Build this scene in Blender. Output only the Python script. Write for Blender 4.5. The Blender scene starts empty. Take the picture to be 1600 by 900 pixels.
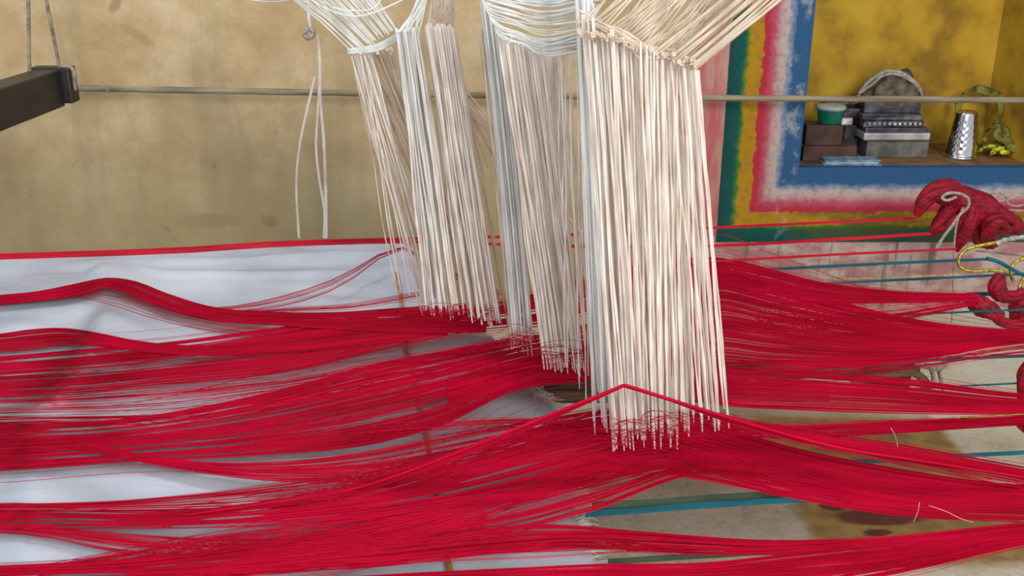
import bpy, math, random
import numpy as np
from mathutils import Vector, noise
C = bpy.context.scene.collection
R = math.radians
random.seed(7); np.random.seed(7)

# ------------------------------------------------------------ camera, light, exposure
CAM = (0.0, 0.0, 0.95); PITCH = 20.0; F = 1537.0
cd = bpy.data.cameras.new('camera'); cam = bpy.data.objects.new('camera', cd); C.objects.link(cam)
cam.location = CAM; cam.rotation_euler = (R(90 - PITCH), 0, 0)
cd.sensor_width = 36; cd.lens = F * 36 / 1600.0; cd.clip_start = 0.02
cd.dof.use_dof = True; cd.dof.focus_distance = 1.3; cd.dof.aperture_fstop = 13
bpy.context.scene.camera = cam
w = bpy.data.worlds.new('world'); bpy.context.scene.world = w; w.use_nodes = True
bg = w.node_tree.nodes['Background']; bg.inputs[0].default_value = (0.93, 0.97, 1.0, 1); bg.inputs[1].default_value = 0.62
def area(name, loc, target, size, power, col):
    l = bpy.data.lights.new(name, 'AREA'); l.shape = 'RECTANGLE'; l.size = size[0]; l.size_y = size[1]
    l.energy = power; l.color = col
    o = bpy.data.objects.new(name, l); C.objects.link(o); o.location = loc
    o.rotation_euler = (Vector(target) - Vector(loc)).to_track_quat('-Z', 'Y').to_euler(); return o
area('doorway_daylight', (1.0, -1.0, 1.8), (0.0, 1.9, 0.5), (0.5, 0.8), 46, (1.0, 0.95, 0.88))
area('front_fill', (-0.35, -1.7, 1.7), (-0.1, 1.9, 0.7), (1.8, 1.2), 36, (0.93, 0.97, 1.0))  # added fill lamp behind the camera, softens shading among the heddle cords
area('skylight', (-0.95, 1.45, 2.6), (-0.75, 1.45, 0.3), (0.40, 0.3), 17, (0.88, 0.95, 1.0))
vs = bpy.context.scene.view_settings
vs.view_transform = 'Standard'; vs.look = 'None'; vs.gamma = 1; vs.use_curve_mapping = False; vs.exposure = 0.22

# ------------------------------------------------------------ geometry helpers
cp, sp = math.cos(R(PITCH)), math.sin(R(PITCH))
def ray(px, py):
    u = (px - 800) / F; v = (450 - py) / F
    return (u, cp + v * sp, -sp + v * cp)
def P(px, py, Y):                         # the point at distance Y in front of the camera
    d = ray(px, py); t = Y / d[1]
    return Vector((d[0] * t, Y, CAM[2] + d[2] * t))
def Pz(px, py, z):                        # the point at height z
    d = ray(px, py); t = (z - CAM[2]) / d[2]
    return Vector((d[0] * t, d[1] * t, z))
def smooth(a, b, x):
    t = min(1, max(0, (x - a) / (b - a))); return t * t * (3 - 2 * t)
RA, RB = (-0.80, 1.86), (-0.59, 1.08)      # line of the ridge under the cloth
def H(x, y):                              # height of the white cloth
    z = 0.268 + 0.013 * noise.noise(Vector((x * 2.6, y * 6.5, 1.3))) + 0.010 * noise.noise(Vector((x * 4 + y * 4, y * 13, 4))) + 0.004 * noise.noise(Vector((x * 14, y * 9 + x * 8, 7)))
    t = (y - RA[1]) / (RB[1] - RA[1]); rx = RA[0] + (RB[0] - RA[0]) * t + 0.02 * math.sin(y * 9)
    dx = x - rx
    s = 0.042 if dx < 0 else 0.075
    z += (0.033 + 0.007 * math.sin(y * 17)) * math.exp(-(dx / s) ** 2) * smooth(0.8, 0.95, y) * smooth(2.05, 1.85, y)
    for (yc, h, ww) in ((1.985 + x * 0.05, 0.010, 0.018), (2.07 + x * 0.055, 0.012, 0.02)):
        z += h * math.exp(-((y - yc) / ww) ** 2) * smooth(-1.1, -0.7, x)
    return z
def Ph(px, py, off):                      # on a ray, 'off' above the cloth
    z = 0.268 + off
    for k in range(5):
        p = Pz(px, py, z); z = H(p.x, p.y) + off
    return Pz(px, py, z)
def spline(st, n):                        # smooth interpolation of rows (first column rising), n samples
    st = np.array(st, float); x = st[:, 0]; xs = np.linspace(x[0], x[-1], n); out = [xs]
    for c in range(1, st.shape[1]):
        y = st[:, c]; m = np.gradient(y, x)
        i = np.clip(np.searchsorted(x, xs) - 1, 0, len(x) - 2); h = x[i + 1] - x[i]; t = (xs - x[i]) / h
        out.append((2*t**3 - 3*t**2 + 1)*y[i] + (t**3 - 2*t**2 + t)*h*m[i] + (-2*t**3 + 3*t**2)*y[i+1] + (t**3 - t**2)*h*m[i+1])
    return np.array(out).T
def crom(pts, n):                         # Catmull-Rom through 3D points
    p = np.array([tuple(q) for q in pts], float)
    if len(p) == 2: return np.array([p[0] + (p[1] - p[0]) * t for t in np.linspace(0, 1, n)])
    p = np.vstack([2*p[0] - p[1], p, 2*p[-1] - p[-2]]); s = np.linspace(0, len(p) - 3 - 1e-6, n); i = s.astype(int); t = (s - i)[:, None]
    a, b, c, d = p[i], p[i+1], p[i+2], p[i+3]
    return 0.5 * (2*b + (c - a)*t + (2*a - 5*b + 4*c - d)*t*t + (3*b - a - 3*c + d)*t**3)
def tube_data(lines, sides=3):
    V = []; Fs = []; base = 0
    for pts, rad in lines:
        pts = np.asarray(pts, float); n = len(pts); rad = np.broadcast_to(np.asarray(rad, float), (n,))
        T = np.gradient(pts, axis=0); T /= np.linalg.norm(T, axis=1)[:, None] + 1e-12
        ref = np.array([0, 0, 1.0]) if abs(T[:, 2]).mean() < 0.75 else np.array([0, 1.0, 0])
        A = np.cross(T, ref); A /= np.linalg.norm(A, axis=1)[:, None] + 1e-12; B = np.cross(T, A)
        for k in range(1, n):                     # keep the frame from flipping
            if A[k] @ A[k-1] < 0: A[k] *= -1; B[k] *= -1
        an = np.arange(sides) * 2 * math.pi / sides
        ring = pts[:, None] + rad[:, None, None] * (np.cos(an)[None, :, None] * A[:, None] + np.sin(an)[None, :, None] * B[:, None])
        V.append(ring.reshape(-1, 3))
        i = np.arange(n - 1)[:, None] * sides; j = np.arange(sides)[None]; k = (j + 1) % sides
        q = np.stack([i + j, i + k, i + sides + k, i + sides + j], -1).reshape(-1, 4) + base
        Fs.append(q); base += n * sides
    return np.vstack(V), np.vstack(Fs)
def link(name, me, mat, parent=None):
    o = bpy.data.objects.new(name, me); C.objects.link(o)
    if mat is not None: me.materials.append(mat)
    if parent is not None: o.parent = parent
    return o
def tubes(name, lines, mat, parent=None, sides=3, caps=True):
    V, Q = tube_data(lines, sides); me = bpy.data.meshes.new(name)
    nf = len(Q); me.vertices.add(len(V)); me.loops.add(nf * 4); me.polygons.add(nf)
    org = Vector((0, 0, 0))
    if parent is not None: org = parent.location
    me.vertices.foreach_set('co', (V - np.array(org)).ravel()); me.loops.foreach_set('vertex_index', Q.ravel().astype(np.int32))
    me.polygons.foreach_set('loop_start', (np.arange(nf) * 4).astype(np.int32)); me.polygons.foreach_set('use_smooth', np.ones(nf, bool))
    me.update(calc_edges=True); me.validate()
    return link(name, me, mat, parent)
def mesh(name, verts, faces, mat, parent=None, smoothf=False, bevel=0, sub=0):
    me = bpy.data.meshes.new(name); org = parent.location if parent is not None else Vector((0, 0, 0))
    me.from_pydata([tuple(Vector(v) - org) for v in verts], [], faces)
    if smoothf: me.polygons.foreach_set('use_smooth', [True] * len(me.polygons))
    me.update(); o = link(name, me, mat, parent)
    if bevel:
        m = o.modifiers.new('b', 'BEVEL'); m.width = bevel; m.segments = 2
    if sub:
        m = o.modifiers.new('s', 'SUBSURF'); m.levels = sub; m.render_levels = sub
    return o
BF = [(0,3,2,1), (4,5,6,7), (0,1,5,4), (1,2,6,5), (2,3,7,6), (3,0,4,7)]
def box(name, a, b, mat, parent=None, bevel=0.002, rz=0, jit=0):
    (x0,y0,z0), (x1,y1,z1) = a, b
    v = [(x0,y0,z0),(x1,y0,z0),(x1,y1,z0),(x0,y1,z0),(x0,y0,z1),(x1,y0,z1),(x1,y1,z1),(x0,y1,z1)]
    if jit: v = [tuple(c + random.uniform(-jit, jit) for c in q[:2]) + (q[2],) for q in v]
    if rz:
        cx, cy = (x0+x1)/2, (y0+y1)/2; c, s = math.cos(rz), math.sin(rz)
        v = [(cx + (q[0]-cx)*c - (q[1]-cy)*s, cy + (q[0]-cx)*s + (q[1]-cy)*c, q[2]) for q in v]
    return mesh(name, v, BF, mat, parent, bevel=bevel)
def lathe(name, loc, prof, mat, parent=None, n=40, fn=None):
    v = []; f = []; m = len(prof)
    for i in range(n):
        a = 2 * math.pi * i / n
        for j, (r, z) in enumerate(prof):
            rr = r + (fn(a, j, z) if fn else 0)
            v.append((loc[0] + rr * math.cos(a), loc[1] + rr * math.sin(a), loc[2] + z))
    for i in range(n):
        for j in range(m - 1):
            k = (i + 1) % n; f.append((i*m + j, k*m + j, k*m + j + 1, i*m + j + 1))
    return mesh(name, v, f, mat, parent, smoothf=True)
def empty(name, loc, label, cat, group=None):
    o = bpy.data.objects.new(name, None); C.objects.link(o); o.location = loc; o.empty_display_size = 0.02
    return tag(o, label, cat, group)
def tag(o, label, cat, group=None, kind=None):
    o['label'] = label; o['category'] = cat
    if group: o['group'] = group
    if kind: o['kind'] = kind
    return o

# ------------------------------------------------------------ materials
def mat(name, cols=None, rough=0.6, scale=8, stretch=(1, 1, 1), metal=0, bump=0, island=0, detail=6, sss=0, spec=0.5, ramp=(0.35, 0.65), trans=0, bscale=None):
    m = bpy.data.materials.new(name); m.use_nodes = True; nt = m.node_tree; N = nt.nodes; L = nt.links
    b = N['Principled BSDF']; b.inputs['Roughness'].default_value = rough; b.inputs['Metallic'].default_value = metal
    b.inputs['Specular IOR Level'].default_value = spec
    geo = N.new('ShaderNodeNewGeometry'); mp = N.new('ShaderNodeMapping'); mp.inputs['Scale'].default_value = stretch
    L.new(geo.outputs['Position'], mp.inputs[0])
    nz = N.new('ShaderNodeTexNoise'); nz.inputs['Scale'].default_value = scale; nz.inputs['Detail'].default_value = detail; L.new(mp.outputs[0], nz.inputs[0])
    cr = N.new('ShaderNodeValToRGB'); cr.color_ramp.elements[0].position = ramp[0]; cr.color_ramp.elements[1].position = ramp[1]
    cr.color_ramp.elements[0].color = (*cols[0], 1); cr.color_ramp.elements[1].color = (*cols[-1], 1)
    if len(cols) == 3: e = cr.color_ramp.elements.new(sum(ramp) / 2); e.color = (*cols[1], 1)
    L.new(nz.outputs[0], cr.inputs[0]); out = cr.outputs[0]
    if island:
        mr = N.new('ShaderNodeMapRange'); mr.inputs[3].default_value = 1 - island; mr.inputs[4].default_value = 1 + island * 0.6
        L.new(geo.outputs['Random Per Island'], mr.inputs[0])
        mx = N.new('ShaderNodeVectorMath'); mx.operation = 'SCALE'; L.new(out, mx.inputs[0]); L.new(mr.outputs[0], mx.inputs[3]); out = mx.outputs[0]
    L.new(out, b.inputs['Base Color'])
    if bump:
        bp = N.new('ShaderNodeBump'); bp.inputs['Strength'].default_value = bump; bp.inputs['Distance'].default_value = 0.003
        if bscale:
            n2 = N.new('ShaderNodeTexNoise'); n2.inputs['Scale'].default_value = bscale; n2.inputs['Detail'].default_value = 5; L.new(mp.outputs[0], n2.inputs[0]); L.new(n2.outputs[0], bp.inputs['Height'])
        else: L.new(nz.outputs[0], bp.inputs['Height'])
        L.new(bp.outputs[0], b.inputs['Normal'])
    if trans:
        tr = N.new('ShaderNodeBsdfTranslucent'); L.new(out, tr.inputs[0]); ms = N.new('ShaderNodeMixShader'); ms.inputs[0].default_value = trans
        L.new(b.outputs[0], ms.inputs[1]); L.new(tr.outputs[0], ms.inputs[2]); L.new(ms.outputs[0], N['Material Output'].inputs[0])
    return m
M_red = mat('crimson_yarn', [(0.42, 0.0, 0.018), (0.63, 0.0, 0.036)], 0.6, 9, (0.4, 3, 3), island=0.15, trans=0.25, spec=0.10)
M_redk = mat('crimson_hank', [(0.12, 0.0, 0.006), (0.33, 0.001, 0.018)], 0.6, 60, (0.6, 1, 2), bump=0.8, bscale=140, spec=0.3)
M_cord = mat('white_cotton_cord', [(0.80, 0.69, 0.62), (0.89, 0.82, 0.76), (0.95, 0.92, 0.88)], 0.75, 60, (1, 1, 0.35), island=0.08, trans=0.5, ramp=(0.30, 0.6), spec=0.2)
M_cordb = mat('pale_smooth_cord', [(0.78, 0.79, 0.76), (0.95, 0.96, 0.96)], 0.6, 40, (1, 1, 0.3), island=0.08, trans=0.45, spec=0.4)
M_cordc = mat('ecru_cord', [(0.70, 0.58, 0.46), (0.88, 0.80, 0.68)], 0.75, 50, (1, 1, 0.4), island=0.10, trans=0.45, spec=0.2)
M_cloth = mat('white_muslin', [(0.40, 0.42, 0.49), (0.55, 0.575, 0.65)], 0.85, 5, bump=0.5, bscale=18, trans=0.1, spec=0.15)
M_rope = mat('grey_rope', [(0.13, 0.10, 0.07), (0.30, 0.25, 0.19)], 0.85, 80, (0.5, 1, 1), bump=0.6)
M_pole = mat('weathered_bamboo', [(0.13, 0.10, 0.06), (0.30, 0.25, 0.17)], 0.7, 22, (0.3, 3, 3), bump=0.4)
M_string = mat('grubby_white_string', [(0.22, 0.19, 0.16), (0.44, 0.40, 0.35)], 0.8, 120, bump=0.8)
M_dark = mat('blackened_wood', [(0.006, 0.005, 0.004), (0.020, 0.016, 0.011)], 0.5, 14, (1, 1, 4), bump=0.4)
M_wood = mat('grey_old_wood', [(0.04, 0.035, 0.02), (0.16, 0.13, 0.08)], 0.75, 18, (0.3, 4, 4), bump=0.5)
M_brown = mat('brown_wood', [(0.035, 0.016, 0.010), (0.085, 0.04, 0.026)], 0.8, 25, bump=0.5)
M_teal = mat('teal_tape', [(0.0, 0.05, 0.075), (0.002, 0.12, 0.17)], 0.6, 20, (0.3, 2, 2), spec=0.3)
M_tealg = mat('dark_green_tape', [(0.02, 0.035, 0.02), (0.04, 0.06, 0.03)], 0.7, 20)
M_rtape = mat('red_tape', [(0.36, 0.0, 0.015), (0.62, 0.003, 0.03)], 0.6, 15, (0.3, 2, 2), spec=0.3)
M_gold = mat('gold_thread', [(0.28, 0.20, 0.02), (0.75, 0.60, 0.10)], 0.3, 200, metal=0.85)
M_stick = mat('brown_lease_stick', [(0.30, 0.12, 0.04), (0.48, 0.24, 0.10)], 0.7, 30)
M_steel = mat('steel', [(0.55, 0.56, 0.60), (0.72, 0.73, 0.76)], 0.14, 10, metal=1)
M_lid = mat('dull_tin', [(0.30, 0.27, 0.28), (0.62, 0.58, 0.58)], 0.35, 18, metal=0.6)
M_iron = mat('dark_iron', [(0.03, 0.03, 0.04), (0.13, 0.12, 0.14)], 0.4, 40, metal=0.6, bump=0.4)
M_greyb = mat('grey_box', [(0.06, 0.055, 0.05), (0.15, 0.14, 0.13)], 0.6, 40)
M_green = mat('green_plastic', [(0.002, 0.10, 0.06), (0.008, 0.20, 0.13)], 0.35, 12)
M_capw = mat('pale_lid', [(0.35, 0.42, 0.38), (0.55, 0.6, 0.56)], 0.5, 30)
M_blue = mat('blue_notebook', [(0.04, 0.13, 0.25), (0.25, 0.35, 0.42)], 0.5, 60)
M_olive = mat('olive_rag', [(0.05, 0.05, 0.01), (0.26, 0.23, 0.04)], 0.8, 50, bump=0.5)
M_yel = mat('lime_scrap', [(0.55, 0.55, 0.02), (0.75, 0.75, 0.05)], 0.5, 20)
M_lump = mat('dusty_bundle', [(0.035, 0.028, 0.02), (0.16, 0.125, 0.08)], 0.8, 40, bump=0.7)

def nodes(m): return m.node_tree, m.node_tree.nodes, m.node_tree.links
def math_n(nt, op, a, b=None, c=None):
    n = nt.nodes.new('ShaderNodeMath'); n.operation = op
    for i, s in enumerate((a, b, c)):
        if s is None: continue
        if isinstance(s, (int, float)): n.inputs[i].default_value = s
        else: nt.links.new(s, n.inputs[i])
    return n.outputs[0]
def mixc(nt, f, a, b):
    n = nt.nodes.new('ShaderNodeMix'); n.data_type = 'RGBA'
    for s, i in ((f, 0), (a, 6), (b, 7)):
        if isinstance(s, (int, float)): n.inputs[i].default_value = s
        elif isinstance(s, tuple): n.inputs[i].default_value = (*s, 1)
        else: nt.links.new(s, n.inputs[i])
    return n.outputs[2]
def nze(nt, vec, scale, detail=6, stretch=(1, 1, 1), off=(0, 0, 0), rough=0.6):
    mp = nt.nodes.new('ShaderNodeMapping'); mp.inputs['Scale'].default_value = stretch; mp.inputs['Location'].default_value = off
    nt.links.new(vec, mp.inputs[0]); n = nt.nodes.new('ShaderNodeTexNoise'); n.inputs['Scale'].default_value = scale
    n.inputs['Detail'].default_value = detail; n.inputs['Roughness'].default_value = rough; nt.links.new(mp.outputs[0], n.inputs[0]); return n.outputs[0]
def mrange(nt, v, a, b, c=0.0, d=1.0):
    n = nt.nodes.new('ShaderNodeMapRange'); nt.links.new(v, n.inputs[0])
    for i, s in enumerate((a, b, c, d)): n.inputs[i + 1].default_value = s
    n.interpolation_type = 'SMOOTHSTEP'; return n.outputs[0]
def ramp_n(nt, v, stops):
    n = nt.nodes.new('ShaderNodeValToRGB'); nt.links.new(v, n.inputs[0]); e = n.color_ramp.elements
    while len(e) < len(stops): e.new(0.5)
    for q, (p, c) in zip(e, stops): q.position = p; q.color = (*c, 1)
    return n.outputs[0]
WY = 2.45
xn, zn = P(1262, 130, WY).x, P(1262, 262, WY).z        # lower left corner of the niche
def wall_material():
    m = bpy.data.materials.new('painted_plaster'); m.use_nodes = True; nt, N, L = nodes(m); b = N['Principled BSDF']
    b.inputs['Roughness'].default_value = 0.85; b.inputs['Specular IOR Level'].default_value = 0.2
    g = N.new('ShaderNodeNewGeometry').outputs['Position']; s = N.new('ShaderNodeSeparateXYZ'); L.new(g, s.inputs[0]); X, Z = s.outputs[0], s.outputs[2]
    base = ramp_n(nt, nze(nt, g, 3.6, 9, (1, 1, 1.2), (0, 0, 0), 0.7), [(0.30, (0.33, 0.215, 0.095)), (0.46, (0.43, 0.31, 0.165)), (0.60, (0.54, 0.41, 0.245)), (0.78, (0.62, 0.52, 0.36))])
    g1 = mrange(nt, nze(nt, g, 38, 6, (1, 1, 0.5)), 0.35, 0.7); base = mixc(nt, math_n(nt, 'MULTIPLY', g1, 0.18), base, (0.34, 0.26, 0.15))
    st = mrange(nt, nze(nt, g, 5, 5, (2.2, 1, 0.22), (3, 0, 1)), 0.50, 0.66); base = mixc(nt, math_n(nt, 'MULTIPLY', st, 0.42), base, (0.27, 0.21, 0.12))  # vertical streaks of dirt, also painted to hint at soft cord shadows
    # greener, greyer wash low on the left
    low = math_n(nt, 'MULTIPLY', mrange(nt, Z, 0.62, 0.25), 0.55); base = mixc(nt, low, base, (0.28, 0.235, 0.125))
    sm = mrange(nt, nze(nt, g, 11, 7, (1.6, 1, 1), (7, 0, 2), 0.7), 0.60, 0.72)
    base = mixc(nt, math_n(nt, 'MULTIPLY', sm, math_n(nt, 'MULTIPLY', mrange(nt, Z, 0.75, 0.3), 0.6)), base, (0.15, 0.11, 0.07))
    # brick-coloured smudges high on the left
    def blob(cx, cz, sx, sz, ang, col, k, base):
        c, sn = math.cos(ang), math.sin(ang)
        dx = math_n(nt, 'SUBTRACT', X, cx); dz = math_n(nt, 'SUBTRACT', Z, cz)
        u = math_n(nt, 'DIVIDE', math_n(nt, 'ADD', math_n(nt, 'MULTIPLY', dx, c), math_n(nt, 'MULTIPLY', dz, sn)), sx)
        v = math_n(nt, 'DIVIDE', math_n(nt, 'SUBTRACT', math_n(nt, 'MULTIPLY', dz, c), math_n(nt, 'MULTIPLY', dx, sn)), sz)
        d = math_n(nt, 'ADD', math_n(nt, 'MULTIPLY', u, u), math_n(nt, 'MULTIPLY', v, v)); d = math_n(nt, 'ADD', d, math_n(nt, 'MULTIPLY', nze(nt, g, 30), 1.0))
        return mixc(nt, math_n(nt, 'MULTIPLY', mrange(nt, d, 1.7, 0.7), k), base, col)
    for (px, py, sx, sy, a, col, k) in ((215, 55, 32, 9, -0.6, (0.36, 0.20, 0.09), 0.55), (180, 8, 16, 8, 0.9, (0.22, 0.14, 0.06), 0.6), (420, 345, 16, 12, 0, (0.16, 0.11, 0.07), 0.4),
                                   (330, 345, 60, 14, 0, (0.22, 0.17, 0.09), 0.4), (15, 60, 30, 60, 0, (0.36, 0.22, 0.10), 0.35), (330, 270, 20, 30, 0, (0.25, 0.18, 0.1), 0.25)):
        p = P(px, py, WY); base = blob(p.x, p.z, sx * 0.0016, sy * 0.0016, a, col, k, base)
    # pink wash beside and below the painted border
    pk = mrange(nt, nze(nt, g, 9, 7, (2.5, 1, 0.5)), 0.35, 0.62)
    pink = mixc(nt, pk, (0.42, 0.26, 0.20), (0.42, 0.10, 0.11))
    base = mixc(nt, mrange(nt, math_n(nt, 'ADD', X, math_n(nt, 'MULTIPLY', nze(nt, g, 10), 0.06)), 0.43, 0.49), base, pink)
    pale = mixc(nt, mrange(nt, nze(nt, g, 14, 8, (1, 1, 1.5)), 0.42, 0.6), (0.36, 0.17, 0.17), (0.46, 0.36, 0.32))
    pale = mixc(nt, mrange(nt, nze(nt, g, 7, 8, (5, 1, 0.3)), 0.56, 0.66), pale, (0.2, 0.13, 0.11))
    lowr = math_n(nt, 'MULTIPLY', mrange(nt, Z, 0.20, 0.175), mrange(nt, X, 0.5, 0.6)); base = mixc(nt, lowr, base, pale)
    # painted border: colour by distance from the niche corner
    dx = math_n(nt, 'SUBTRACT', xn, X); dz = math_n(nt, 'SUBTRACT', zn, Z); d = math_n(nt, 'MAXIMUM', dx, dz)
    wob = math_n(nt, 'MULTIPLY', math_n(nt, 'SUBTRACT', nze(nt, g, 34, 4), 0.5), 0.022)
    wob2 = math_n(nt, 'MULTIPLY', math_n(nt, 'SUBTRACT', nze(nt, g, 90, 5), 0.5), 0.018)
    dd = math_n(nt, 'ADD', d, math_n(nt, 'ADD', wob, wob2)); t = math_n(nt, 'DIVIDE', dd, 0.25)
    blue = (0.022, 0.085, 0.20); wht = (0.42, 0.34, 0.31); red = (0.40, 0.02, 0.045); yel = (0.36, 0.19, 0.008); grn = (0.003, 0.075, 0.06)
    bord = ramp_n(nt, t, [(0.0, blue), (0.16, blue), (0.215, (0.2, 0.24, 0.34)), (0.24, wht), (0.30, (0.42, 0.29, 0.27)), (0.36, (0.40, 0.08, 0.12)), (0.42, red), (0.465, red), (0.475, yel), (0.60, yel),
                          (0.625, (0.05, 0.16, 0.015)), (0.66, grn), (0.80, (0.002, 0.05, 0.05))])
    bw = mrange(nt, nze(nt, g, 16, 6, (1, 1, 0.8), (4, 0, 0), 0.7), 0.52, 0.66); bw = math_n(nt, 'MULTIPLY', bw, mrange(nt, math_n(nt, 'ABSOLUTE', math_n(nt, 'SUBTRACT', dx, 0.03)), 0.03, 0.015))
    bord = mixc(nt, math_n(nt, 'MULTIPLY', bw, 0.6), bord, (0.42, 0.42, 0.42))
    gr = mrange(nt, nze(nt, g, 60, 6), 0.45, 0.75); bord = mixc(nt, math_n(nt, 'MULTIPLY', gr, 0.45), bord, (0.05, 0.045, 0.05))
    # green dirt in the yellow stripe under the niche
    yz = math_n(nt, 'MULTIPLY', mrange(nt, math_n(nt, 'SUBTRACT', dz, 0.10), 0.0, 0.03), mrange(nt, nze(nt, g, 12, 5, (0.6, 1, 2)), 0.42, 0.6)); yz = math_n(nt, 'MULTIPLY', yz, mrange(nt, dx, 0.05, -0.05))
    bord = mixc(nt, math_n(nt, 'MULTIPLY', yz, 0.7), bord, (0.06, 0.07, 0.015))
    inb = math_n(nt, 'LESS_THAN', math_n(nt, 'ADD', d, math_n(nt, 'MULTIPLY', wob, 0.2)), 0.198)
    col = mixc(nt, inb, base, bord); L.new(col, b.inputs['Base Color'])
    bp = N.new('ShaderNodeBump'); bp.inputs['Strength'].default_value = 0.4; bp.inputs['Distance'].default_value = 0.004; L.new(nze(nt, g, 25, 8), bp.inputs['Height']); L.new(bp.outputs[0], b.inputs['Normal'])
    return m
def floor_material():
    m = bpy.data.materials.new('cement_floor'); m.use_nodes = True; nt, N, L = nodes(m); b = N['Principled BSDF']; b.inputs['Roughness'].default_value = 0.8
    g = N.new('ShaderNodeNewGeometry').outputs['Position']; s = N.new('ShaderNodeSeparateXYZ'); L.new(g, s.inputs[0]); X, Y = s.outputs[0], s.outputs[1]
    base = ramp_n(nt, nze(nt, g, 6, 8), [(0.3, (0.42, 0.35, 0.23)), (0.5, (0.56, 0.50, 0.37)), (0.7, (0.64, 0.59, 0.47))])
    sp_ = mrange(nt, nze(nt, g, 26, 8, (1, 1, 1), (3, 1, 0), 0.75), 0.55, 0.66)
    zone = mrange(nt, nze(nt, g, 4, 3, (1, 1, 1), (9, 2, 0)), 0.42, 0.58); zone = math_n(nt, 'MULTIPLY', zone, mrange(nt, Y, 1.9, 1.5))
    base = mixc(nt, math_n(nt, 'MULTIPLY', math_n(nt, 'MULTIPLY', sp_, zone), 0.8), base, (0.15, 0.06, 0.05))
    fg = mrange(nt, nze(nt, g, 90, 5), 0.45, 0.7); base = mixc(nt, math_n(nt, 'MULTIPLY', fg, 0.3), base, (0.25, 0.2, 0.14))
    a0, a1 = Pz(1245, 770, 0), Pz(1478, 665, 0)
    k1 = mrange(nt, X, 0.5, 0.56)
    wob = math_n(nt, 'MULTIPLY', math_n(nt, 'SUBTRACT', nze(nt, g, 18, 5), 0.5), 0.03); Xw = math_n(nt, 'ADD', X, wob); Yw = math_n(nt, 'ADD', Y, wob)
    ya = math_n(nt, 'MULTIPLY', mrange(nt, Xw, Pz(1235, 800, 0).x, Pz(1262, 800, 0).x), mrange(nt, Xw, Pz(1482, 690, 0).x + .02, Pz(1474, 690, 0).x + .005))
    ya = math_n(nt, 'MULTIPLY', ya, math_n(nt, 'MULTIPLY', mrange(nt, Yw, 1.30, 1.34), mrange(nt, Yw, 1.86, 1.80)))
    och = mixc(nt, mrange(nt, nze(nt, g, 22, 7), 0.35, 0.65), (0.22, 0.12, 0.02), (0.38, 0.24, 0.05)); base = mixc(nt, math_n(nt, 'MULTIPLY', ya, 0.9), base, och)
    # dark red dye splashes
    for (px, py, sx, sy) in ((1375, 809, 0.075, 0.022), (1300, 790, 0.02, 0.02), (1340, 788, 0.05, 0.012), (1372, 832, 0.022, 0.01)):
        p = Pz(px, py, 0); u = math_n(nt, 'DIVIDE', math_n(nt, 'SUBTRACT', Xw, p.x), sx); v = math_n(nt, 'DIVIDE', math_n(nt, 'SUBTRACT', Yw, p.y), sy)
        d = math_n(nt, 'ADD', math_n(nt, 'MULTIPLY', u, u), math_n(nt, 'MULTIPLY', v, v)); base = mixc(nt, math_n(nt, 'MULTIPLY', mrange(nt, d, 1.6, 0.6), 0.85), base, (0.11, 0.006, 0.012))
    L.new(base, b.inputs['Base Color'])
    bp = N.new('ShaderNodeBump'); bp.inputs['Strength'].default_value = 0.5; bp.inputs['Distance'].default_value = 0.005; L.new(nze(nt, g, 30, 8), bp.inputs['Height']); L.new(bp.outputs[0], b.inputs['Normal'])
    return m
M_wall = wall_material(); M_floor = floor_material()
M_niche = mat('mustard_plaster', [(0.26, 0.14, 0.006), (0.46, 0.27, 0.012), (0.54, 0.34, 0.02)], 0.8, 9, bump=0.4)
M_ledge = mat('stained_ledge', [(0.10, 0.045, 0.015), (0.26, 0.13, 0.05)], 0.7, 16, bump=0.3)

# ------------------------------------------------------------ the setting
ND = 0.30; xr = P(1555, 130, WY + ND).x; zt = 1.45
def quads(name, boxes, m):
    v = []; f = []
    for (x0,y0,z0,x1,y1,z1) in boxes:
        k = len(v); v += [(x0,y0,z0),(x1,y0,z0),(x1,y1,z0),(x0,y1,z0),(x0,y0,z1),(x1,y0,z1),(x1,y1,z1),(x0,y1,z1)]; f += [tuple(i + k for i in q) for q in BF]
    o = mesh(name, v, f, m); o['kind'] = 'structure'; return o
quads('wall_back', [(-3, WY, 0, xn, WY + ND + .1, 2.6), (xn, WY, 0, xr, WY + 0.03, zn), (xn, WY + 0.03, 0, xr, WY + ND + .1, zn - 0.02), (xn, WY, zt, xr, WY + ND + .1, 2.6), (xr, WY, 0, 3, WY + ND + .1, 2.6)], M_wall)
quads('wall_niche', [(xn, WY + ND, zn, xr, WY + ND + .08, zt), (xr - 0.012, WY + 0.012, zn, xr + .0, WY + ND, zt)], M_niche)
quads('trim_1', [(xn, WY + 0.03, zn - 0.02, xr, WY + ND, zn)], M_ledge)
quads('floor', [(-3, -1.5, -0.1, 3, WY, 0)], M_floor)

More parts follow.
